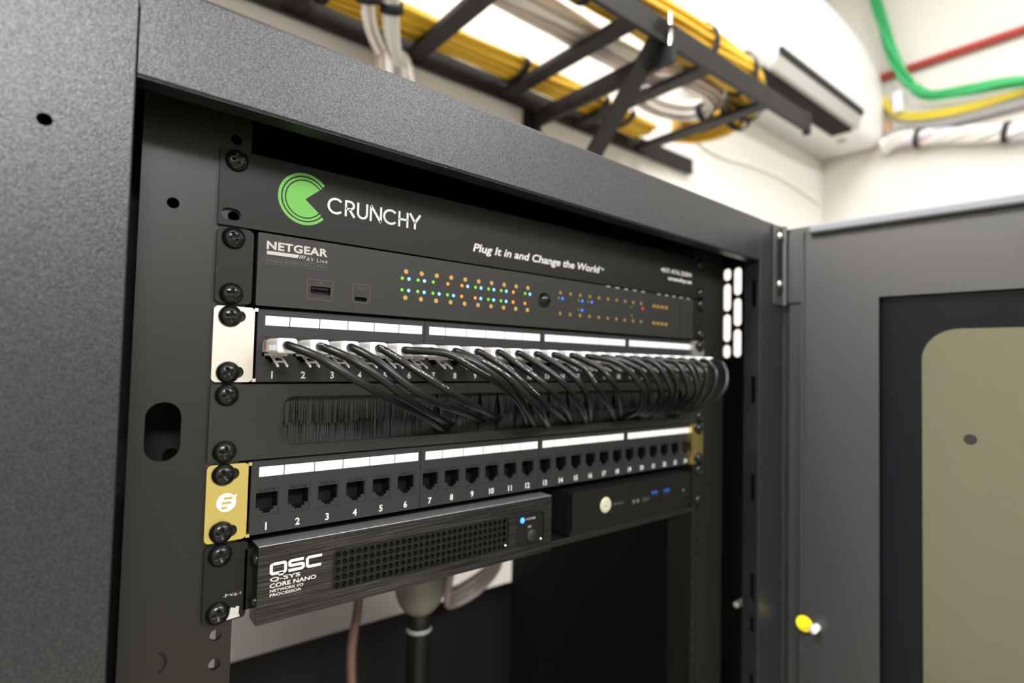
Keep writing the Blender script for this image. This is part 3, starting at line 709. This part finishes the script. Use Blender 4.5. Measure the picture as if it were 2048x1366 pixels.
ge = G().prism(rrect(.8, 23.0, -6*U+.9, z1-.9, 2.5, 5), [slot(8.9, z1-6.35), slot(8.9, z1-38.1)], 'XZ', 0, 2)
ge.box(21.6, 26.1, 0, 40, -262, -228)
obj('rack_ear', ge, M['panel'], qs, 'black rack ear with a torn sticker')
obj('torn_sticker', G().prism([(13.2, -265.3), (15.4, -258.8), (17.6, -259.6), (18.2, -258.6), (19.6, -259.2), (19.4, -263.0), (20.2, -264.9)], [], 'XZ', -.12, 0), M['tape'], qs)
gsc = G()
for k in range(14):
    x = 10.5+k*.75; gsc.add([(x, -.06, -251.5+random.uniform(-1.6, 1)), (x+random.uniform(.3, 1), -.06, -251.2+random.uniform(-1.6, 1)), (x+.5, -.06, -251.0+random.uniform(-1.6, 1.0)-.4)], [(0, 1, 2)])
obj('scratches', gsc, M['grey_print'], qs)
for z in (-232.8, -256.2): obj('side_screw', G().lathe([(0, -3.0), (1.8, -2.7), (3.3, -1.2), (3.5, 0)], (26.2, -4.6, z), 'X', 20), M['screw'], qs)
screws(qs, 5, ((0, 0), (0, 1)))

# ---------------------------------------------------------------- shelf and small computer
sh = thing('rack_shelf', (360, 90, -6*U-4), 'thin black rack shelf with a front lip under the small computer', 'rack shelf')
obj('tray', G().box(252, 464, 0, 220, -269.6, -268.4), M['inside'], sh)
obj('front_lip', G().box(251, 466, -2.2, 0, -270.6, -265.6, .5), M['rail'], sh)
gr_ = G().prism(rrect(462.4, 482.4, -6*U-1, -5*U-.9, 2, 4), [slot(473.7, z1-6.35), slot(473.7, z1-38.1)], 'XZ', 0, 2); gr_.box(461.6, 463.4, 0, 60, -268, -224)
obj('rack_ear', gr_, M['rail'], sh)
screws(sh, 5, ((1, 0), (1, 1)))
pc = thing('mini_computer', (371, 90, -268.4), 'small black desktop computer with a pale ring button on the shelf', 'computer')
obj('case', G().box(283, 459, 1.2, 180, -268.3, -229, 1.2), M['inside'], pc)
gpc = G().prism(rrect(282.8, 459.2, -262.2, -228.8, 2, 4), [], 'XZ', -.6, 1.2); gpc.box(282.8, 286.4, -1.6, -.6, -262, -229, .4)
obj('front_plate', gpc, M['panel'], pc)
obj('power_button', G().lathe([(2.0, -1.2), (3.2, -1.7), (6.4, -1.7), (7.2, -.6)], (326, 0, -245.0), 'Y', 28), M['ring'], pc, 'pale ring-shaped button'); obj('button_symbol', G().lathe([(0, -1.3), (2.4, -1.3), (2.4, -.6)], (326, 0, -245.0), 'Y', 16), M['grey_print'], pc)
obj('maker_lettering', text(G(), 'lenovo', 337, 351, -247.0, -244.2, -.6), M['dim_print'], pc)
for x, z in ((397, -243.0), (417, -243.3)):
    o_ = obj('usb_port', G().box(x-6, x+6, -1.0, -.6, z-4.2, z+2.6), M['aluminium'], pc)
    obj('usb_tongue', G().box(x-5, x+5, -1.2, -.9, z-.8, z+1.8), M['usb_blue'], o_, 'blue tongue')
obj('usb_port', G().box(379, 389, -1.0, -.6, -249.6, -245.2), M['steel'], pc)
for x in (366, 372): obj('audio_jack', G().lathe([(1.2, -.9), (2.0, -.9), (2.0, -.5)], (x, 0, -247.5), 'Y', 14), M['dim_print'], pc)
obj('status_led', G().lathe([(1.6, -.9), (1.6, -.5)], (446, 0, -246.3), 'Y', 12), M['dim_print'], pc)

# ---------------------------------------------------------------- things below, behind the equipment
pp = thing('conduit_pole', (292, 250, ZF+20), 'black pole with a grey rounded fitting standing behind the audio processor', 'conduit')
obj('grey_fitting', G().lathe([(25, -385), (30, -388), (31, -402), (29, -416), (24, -428), (18, -435), (14, -438)], (281, 250, 20), 'Z', 28), M['grey_pvc'], pp, 'grey plastic fitting')
obj('fitting_neck', G().lathe([(30, -330), (30, -375)], (281, 250, 0), 'Z', 24), M['grey_pvc'], pp)
obj('pole', G().lathe([(14, ZF+20), (14, -432), (15.5, -430), (15.5, -418)], (281, 250, 0), 'Z', 24), M['rail'], pp)
obj('pole_ring', G().lathe([(14.4, -440), (15.8, -438), (14.4, -435)], (281, 250, 0), 'Z', 24), M['grey_tray'], pp)
for k in range(3):
    o_ = obj('grey_cable', G().tube(catmull([(330, 255, -372-k*4), (352, 300, -440+k*10), (392, 340, -468+k*11), (440, 348, -462+k*12), (476, 350, -436+k*8), (480, 350, -400), (470, 350, -340)], 8), 4.8, 10), M['mauve_cable'])
    tag(o_, ['greyish cable, lowest of the loops beside the grey fitting', 'greyish cable, middle of the loops beside the grey fitting', 'greyish cable, uppermost of the loops beside the grey fitting'][k], 'cable', 'looped cables beside the grey fitting')
tag(obj('brown_cable', G().tube(catmull([(222, 300, -300), (226, 300, -400), (219, 300, -470), (224, 302, -560), (230, 310, -800)], 8), 5.5, 10), M['brown_cable']), 'brown cable hanging left of the grey fitting', 'cable')

# ---------------------------------------------------------------- cable ladder and its bracket
lad = thing('cable_ladder', (400, 420, 450), 'black metal cable ladder fixed to the wall above the cabinet', 'cable ladder')
obj('side_rail', G().box(-1600, 1285, 238, 247, 446, 490, 1), M['ladder'], lad, 'front rail of the ladder')
obj('side_rail', G().box(-1600, 1350, 590, 599, 446, 490, 1), M['ladder'], lad, 'rear rail of the ladder')
for k in range(13):
    x = 1103-225*k
    obj('rung', G().box(x-17, x+17, 247, 590, 452, 464, 1), M['ladder'], lad)
obj('end_cap', G().box(1283, 1296, 235, 250, 440, 492, 1), M['black'], lad)
for k, bx in enumerate((740, -360)):
    wb = thing('wall_bracket', (bx, 600, 50), ['black triangular bracket under the ladder beside the coiled white cables', 'black triangular bracket under the far left end of the ladder'][k], 'bracket', 'ladder brackets')
    obj('arm', G().box(bx-6, bx+6, 225, 604, 410, 446, 1), M['ladder'], wb)
    gbr = G(); c0, c1 = Vector((bx-14, 228, 474)), Vector((bx-14, 604, 62)); dd = (c1-c0).normalized(); nn = Vector((0, -dd.z, dd.y))*3.5
    vs = []
    for xx in (bx-38, bx+2):
        for c_ in (c0, c1):
            for s_ in (-1, 1): vs.append((xx, c_.y+nn.y*s_, c_.z+nn.z*s_))
    gbr.add(vs, [(0, 1, 3, 2), (4, 6, 7, 5), (0, 4, 5, 1), (2, 3, 7, 6), (0, 2, 6, 4), (1, 5, 7, 3)])
    obj('brace', gbr, M['ladder'], wb)
    obj('wall_plate', G().box(bx-26, bx+26, 600, 607, 20, 466, 1), M['ladder'], wb)
    obj('clamp_bolt', G().tube([(bx-4, 232, 440), (bx-4, 232, 498)], 4, 10), M['steel'], wb)
    obj('wall_bolt', G().lathe([(9, -12), (9, 0)], (bx+8, 600, 432), 'Y', 6, False), M['steel'], wb)

def bundle(name, label, cat, path, strands, R, r, mats, ties=(), tie_label=None, flat=1.0, seed=1, group=None, tw=0.0015, tie_m='tie'):
    rnd = random.Random(seed); P = catmull(path, 6); c = P[0]
    t = thing(name, (c.x, c.y, c.z), label, cat, group)
    offs = []
    for k in range(strands):
        a = k*2.39996; rr = R*math.sqrt((k+.5)/strands); offs.append((rr*math.cos(a), rr*math.sin(a)*flat))
    frames = []; dist = 0
    for i in range(len(P)):
        tn = (P[min(i+1, len(P)-1)]-P[max(i-1, 0)]).normalized()
        upv = Vector((0, 0, 1)) if abs(tn.z) < .85 else Vector((0, 1, 0))
        sd = tn.cross(upv).normalized(); upv = sd.cross(tn)
        if i: dist += (P[i]-P[i-1]).length
        frames.append((P[i], sd, upv, dist))
    for k, (a, b) in enumerate(offs):
        ph = rnd.uniform(0, 6.3); pts = []
        for p, sd, upv, d in frames:
            w = math.sin(d*.012+ph)*r*.5; rot = d*tw
            aa = a*math.cos(rot)-b*math.sin(rot)/flat; bb = a*math.sin(rot)*flat+b*math.cos(rot)
            pts.append(p+sd*(aa+w)+upv*(bb+w*.5))
        obj('cable', G().tube(pts, r, 7), M[mats[k % len(mats)]], t)
    for f in ties:
        i = max(1, min(len(frames)-2, int(f*(len(frames)-1)))); p, sd, upv, d = frames[i]; tn = sd.cross(upv)
        ring = [p+sd*math.cos(q*math.pi/12)*(R+r*1.2)+upv*math.sin(q*math.pi/12)*(R*flat+r*1.2) for q in range(24)]
        g = G(); vs = []
        for pnt in ring:
            for s_ in (-1, 1): vs.append(pnt+tn*s_*(-7)); 
        N = 24
        vo = [v+(v-p).normalized()*2 for v in vs]
        fs = []
        for q in range(N):
            z_ = (q+1) % N; o4 = 2*N
            fs += [(2*q, 2*z_, 2*z_+1, 2*q+1), (o4+2*q, o4+2*q+1, o4+2*z_+1, o4+2*z_), (2*q, o4+2*q, o4+2*z_, 2*z_), (2*q+1, 2*z_+1, o4+2*z_+1, o4+2*q+1)]
        g.add(vs+vo, fs, True); obj('cable_tie', g, M[tie_m], t)
    return t
xs = lambda y, z, x0, x1, n=8: [(x0+(x1-x0)*k/n, y, z) for k in range(n+1)]
bundle('yellow_cable_bundle', 'thick yellow cable bundle lying along the front rail of the ladder', 'cable bundle', xs(290, 528, -1500, 1000, 8)+[(1100, 296, 524), (1165, 330, 508), (1185, 395, 496), (1165, 455, 492), (1120, 488, 492)], 44, 36, 4.6, ['yellow'], (.52, .60, .665, .72, .775, .82), seed=2, flat=1.1)
bundle('yellow_cable_bundle', 'flat yellow cable bundle lying along the rear rail of the ladder', 'cable bundle', xs(538, 484, -1500, 820, 8)+[(900, 540, 484), (1000, 545, 484), (1070, 545, 484)], 28, 36, 4.6, ['yellow'], (.56, .68, .78, .88), seed=3, flat=.4)
bundle('white_cable_bundle', 'white and beige cable bundle in the middle of the ladder', 'cable bundle', xs(366, 488, -1500, 760, 8)+[(840, 372, 490)], 24, 30, 4.4, ['white_cable', 'white_cable', 'white_cable', 'pinkish_cable'], (.7,), seed=4, flat=.6)
cx_, cy_ = 985, 400
loop = [(860, 390, 494), (930, 345, 496)]
for k in range(16):
    a = math.radians(-100+k*45); loop.append((cx_+118*math.cos(a), cy_+68*math.sin(a), 490+k*1.6))
bundle('cable_coil', 'coil of spare white cable lying on the ladder near its end', 'cable coil', loop, 9, 20, 4.6, ['white_cable', 'white_cable', 'pinkish_cable'], (.25, .45), seed=5, flat=.8)
for k, (x0, x1, y) in enumerate(((330, 352, 548), (372, 402, 557))):
    bundle('hanging_cables', ['beige and white cable group hanging behind the cabinet, left of the all-white one', 'all-white cable group hanging behind the cabinet below the ladder'][k], 'cables', [(x0-60, 452, 540), (x0-52, 462, 490), (x0-40, 484, 452), (x0-18, 522, 440), (x0+8, y, 428), (x1, y+8, 420), (x1+8, y+8, 320), (x1+10, y+8, 100), (x1+10, y+8, -300)], 8, 12, 4.6, [['pinkish_cable', 'white_cable'], ['white_cable']][k], (.24,), seed=6+k, group='cables dropping from the ladder')
tag(obj('thin_wire', G().tube(catmull([(1330, 596, 590), (1362, 600, 572), (1400, 601, 556), (1460, 601, 548), (1550, 601, 548), (1700, 601, 562), (1900, 601, 566), (2100, 601, 552), (2240, 601, 536)], 8), 6.0, 8), M['white_cable']), 'thin pale wire drooping along the back wall towards the corner', 'wire')

# ---------------------------------------------------------------- air conditioner
ac = thing('air_conditioner', (1780, 607, 712), 'white wall-mounted air conditioner at the right end of the back wall', 'air conditioner')
prof = [(607, 712), (470, 712), (418, 712), (400, 722), (391, 745), (387, 790), (383, 900), (387, 990), (402, 1058), (440, 1094), (520, 1110), (607, 1112)]
sts = [(1300, .66), (1304, .72), (1318, .79), (1380, .86), (1450, .91), (1540, .96), (1680, 1), (1880, 1), (2010, .98), (2100, .94), (2170, .89), (2232, .82), (2246, .75), (2250, .69)]
ga = G(); k = len(prof); vs = []; fs = []
for x, s_ in sts:
    for j, (y, z) in enumerate(prof):
        e_ = .04 if s_ < .7 else 0
        vs.append((x, 607-(607-y)*(1-e_), 712+(z-712)*s_+(4 if e_ else 0)*(z == 712)))
for i in range(len(sts)-1):
    for j in range(k): fs.append((i*k+j, i*k+(j+1) % k, (i+1)*k+(j+1) % k, (i+1)*k+j))
ga.add(vs, fs, True); ga.add(vs[:k], [tuple(range(k))]); ga.add(vs[-k:], [tuple(reversed(range(k)))])
obj('body', ga, M['ac'], ac)
obj('air_outlet', G().box(1400, 2018, 408, 474, 706, 714), M['hole'], ac, 'dark air outlet slot')
obj('flap', G().add([(1440, 392, 712), (2030, 392, 712), (2030, 383, 752), (1440, 383, 752), (1440, 400, 712), (2030, 400, 712), (2030, 391, 752), (1440, 391, 752)], [(0, 1, 2, 3), (4, 7, 6, 5), (0, 4, 5, 1), (1, 5, 6, 2), (2, 6, 7, 3), (3, 7, 4, 0)]), M['ac_grey'], ac)
obj('flap_gap', G().box(1450, 2036, 378, 390, 757, 777), M['black'], ac)
obj('badge', G().lathe([(0, -1.5), (10, -1.5), (10, 2)], (1887, 383.5, 887), 'Y', 16), M['ac_grey'], ac)
obj('drain_plug', G().lathe([(0, -6), (14, -5), (16, 0)], (2090, 470, 712), 'Z', 16), M['ac_grey'], ac)
tag(obj('copper_pipe', G().tube(catmull([(2262, 420, 880), (2262, 385, 800), (2262, 380, 770), (2262, 400, 735), (2262, 440, 725)], 6), 12, 12), M['copper']), 'short brown covered pipe beside the end of the air conditioner', 'pipe')

# ---------------------------------------------------------------- runs along the right wall
tag(obj('red_pipe', G().tube([(2252, 600, 970), (2252, -2500, 970)], 13, 14), M['red_paint']), 'straight red pipe running along the right wall', 'pipe')
bundle('green_cable_bundle', 'green cable bundle hanging from the ceiling and bending along the right wall', 'cable bundle', [(2212, 420, 1490), (2212, 404, 1280), (2212, 378, 1150), (2212, 345, 1020), (2212, 300, 905), (2212, 240, 835), (2212, 130, 810), (2212, 50, 800), (2212, -150, 770), (2212, -800, 740), (2212, -2000, 740)], 11, 16, 4.6, ['green'], (), seed=8, tw=.006)
bundle('yellow_cable', 'yellow cable pair hanging below the green bundle on the right wall', 'cables', [(2240, 388, 890), (2240, 372, 850), (2240, 330, 800), (2240, 250, 772), (2240, 130, 762), (2240, 0, 765), (2240, -200, 745), (2240, -1200, 740), (2240, -2400, 740)], 4, 9, 6, ['lemon'], (), seed=9)
tag(obj('wall_trunking', G().box(2242, 2270, -2500, 380, 722, 762, 2), M['grey_tray']), 'grey trunking on the right wall below the yellow cables', 'trunking')
bundle('multicolour_cable_bundle', 'white, pink and blue cable bundle tied with black straps on the right wall', 'cable bundle', [(2225, 385, 700), (2225, 340, 708), (2225, 200, 682), (2225, 100, 658), (2225, 0, 636), (2225, -200, 590), (2225, -800, 560), (2225, -2000, 560)], 16, 24, 6, ['white_cable', 'white_cable', 'pink', 'white_cable', 'white_cable', 'blue_cable', 'white_cable'], (.22, .54), seed=10, tw=.02)
tag(obj('cable_clip', G().box(2200, 2270, 318, 342, 806, 876, 3), M['ac']), 'white clip holding the green bundle to the right wall', 'cable clip')
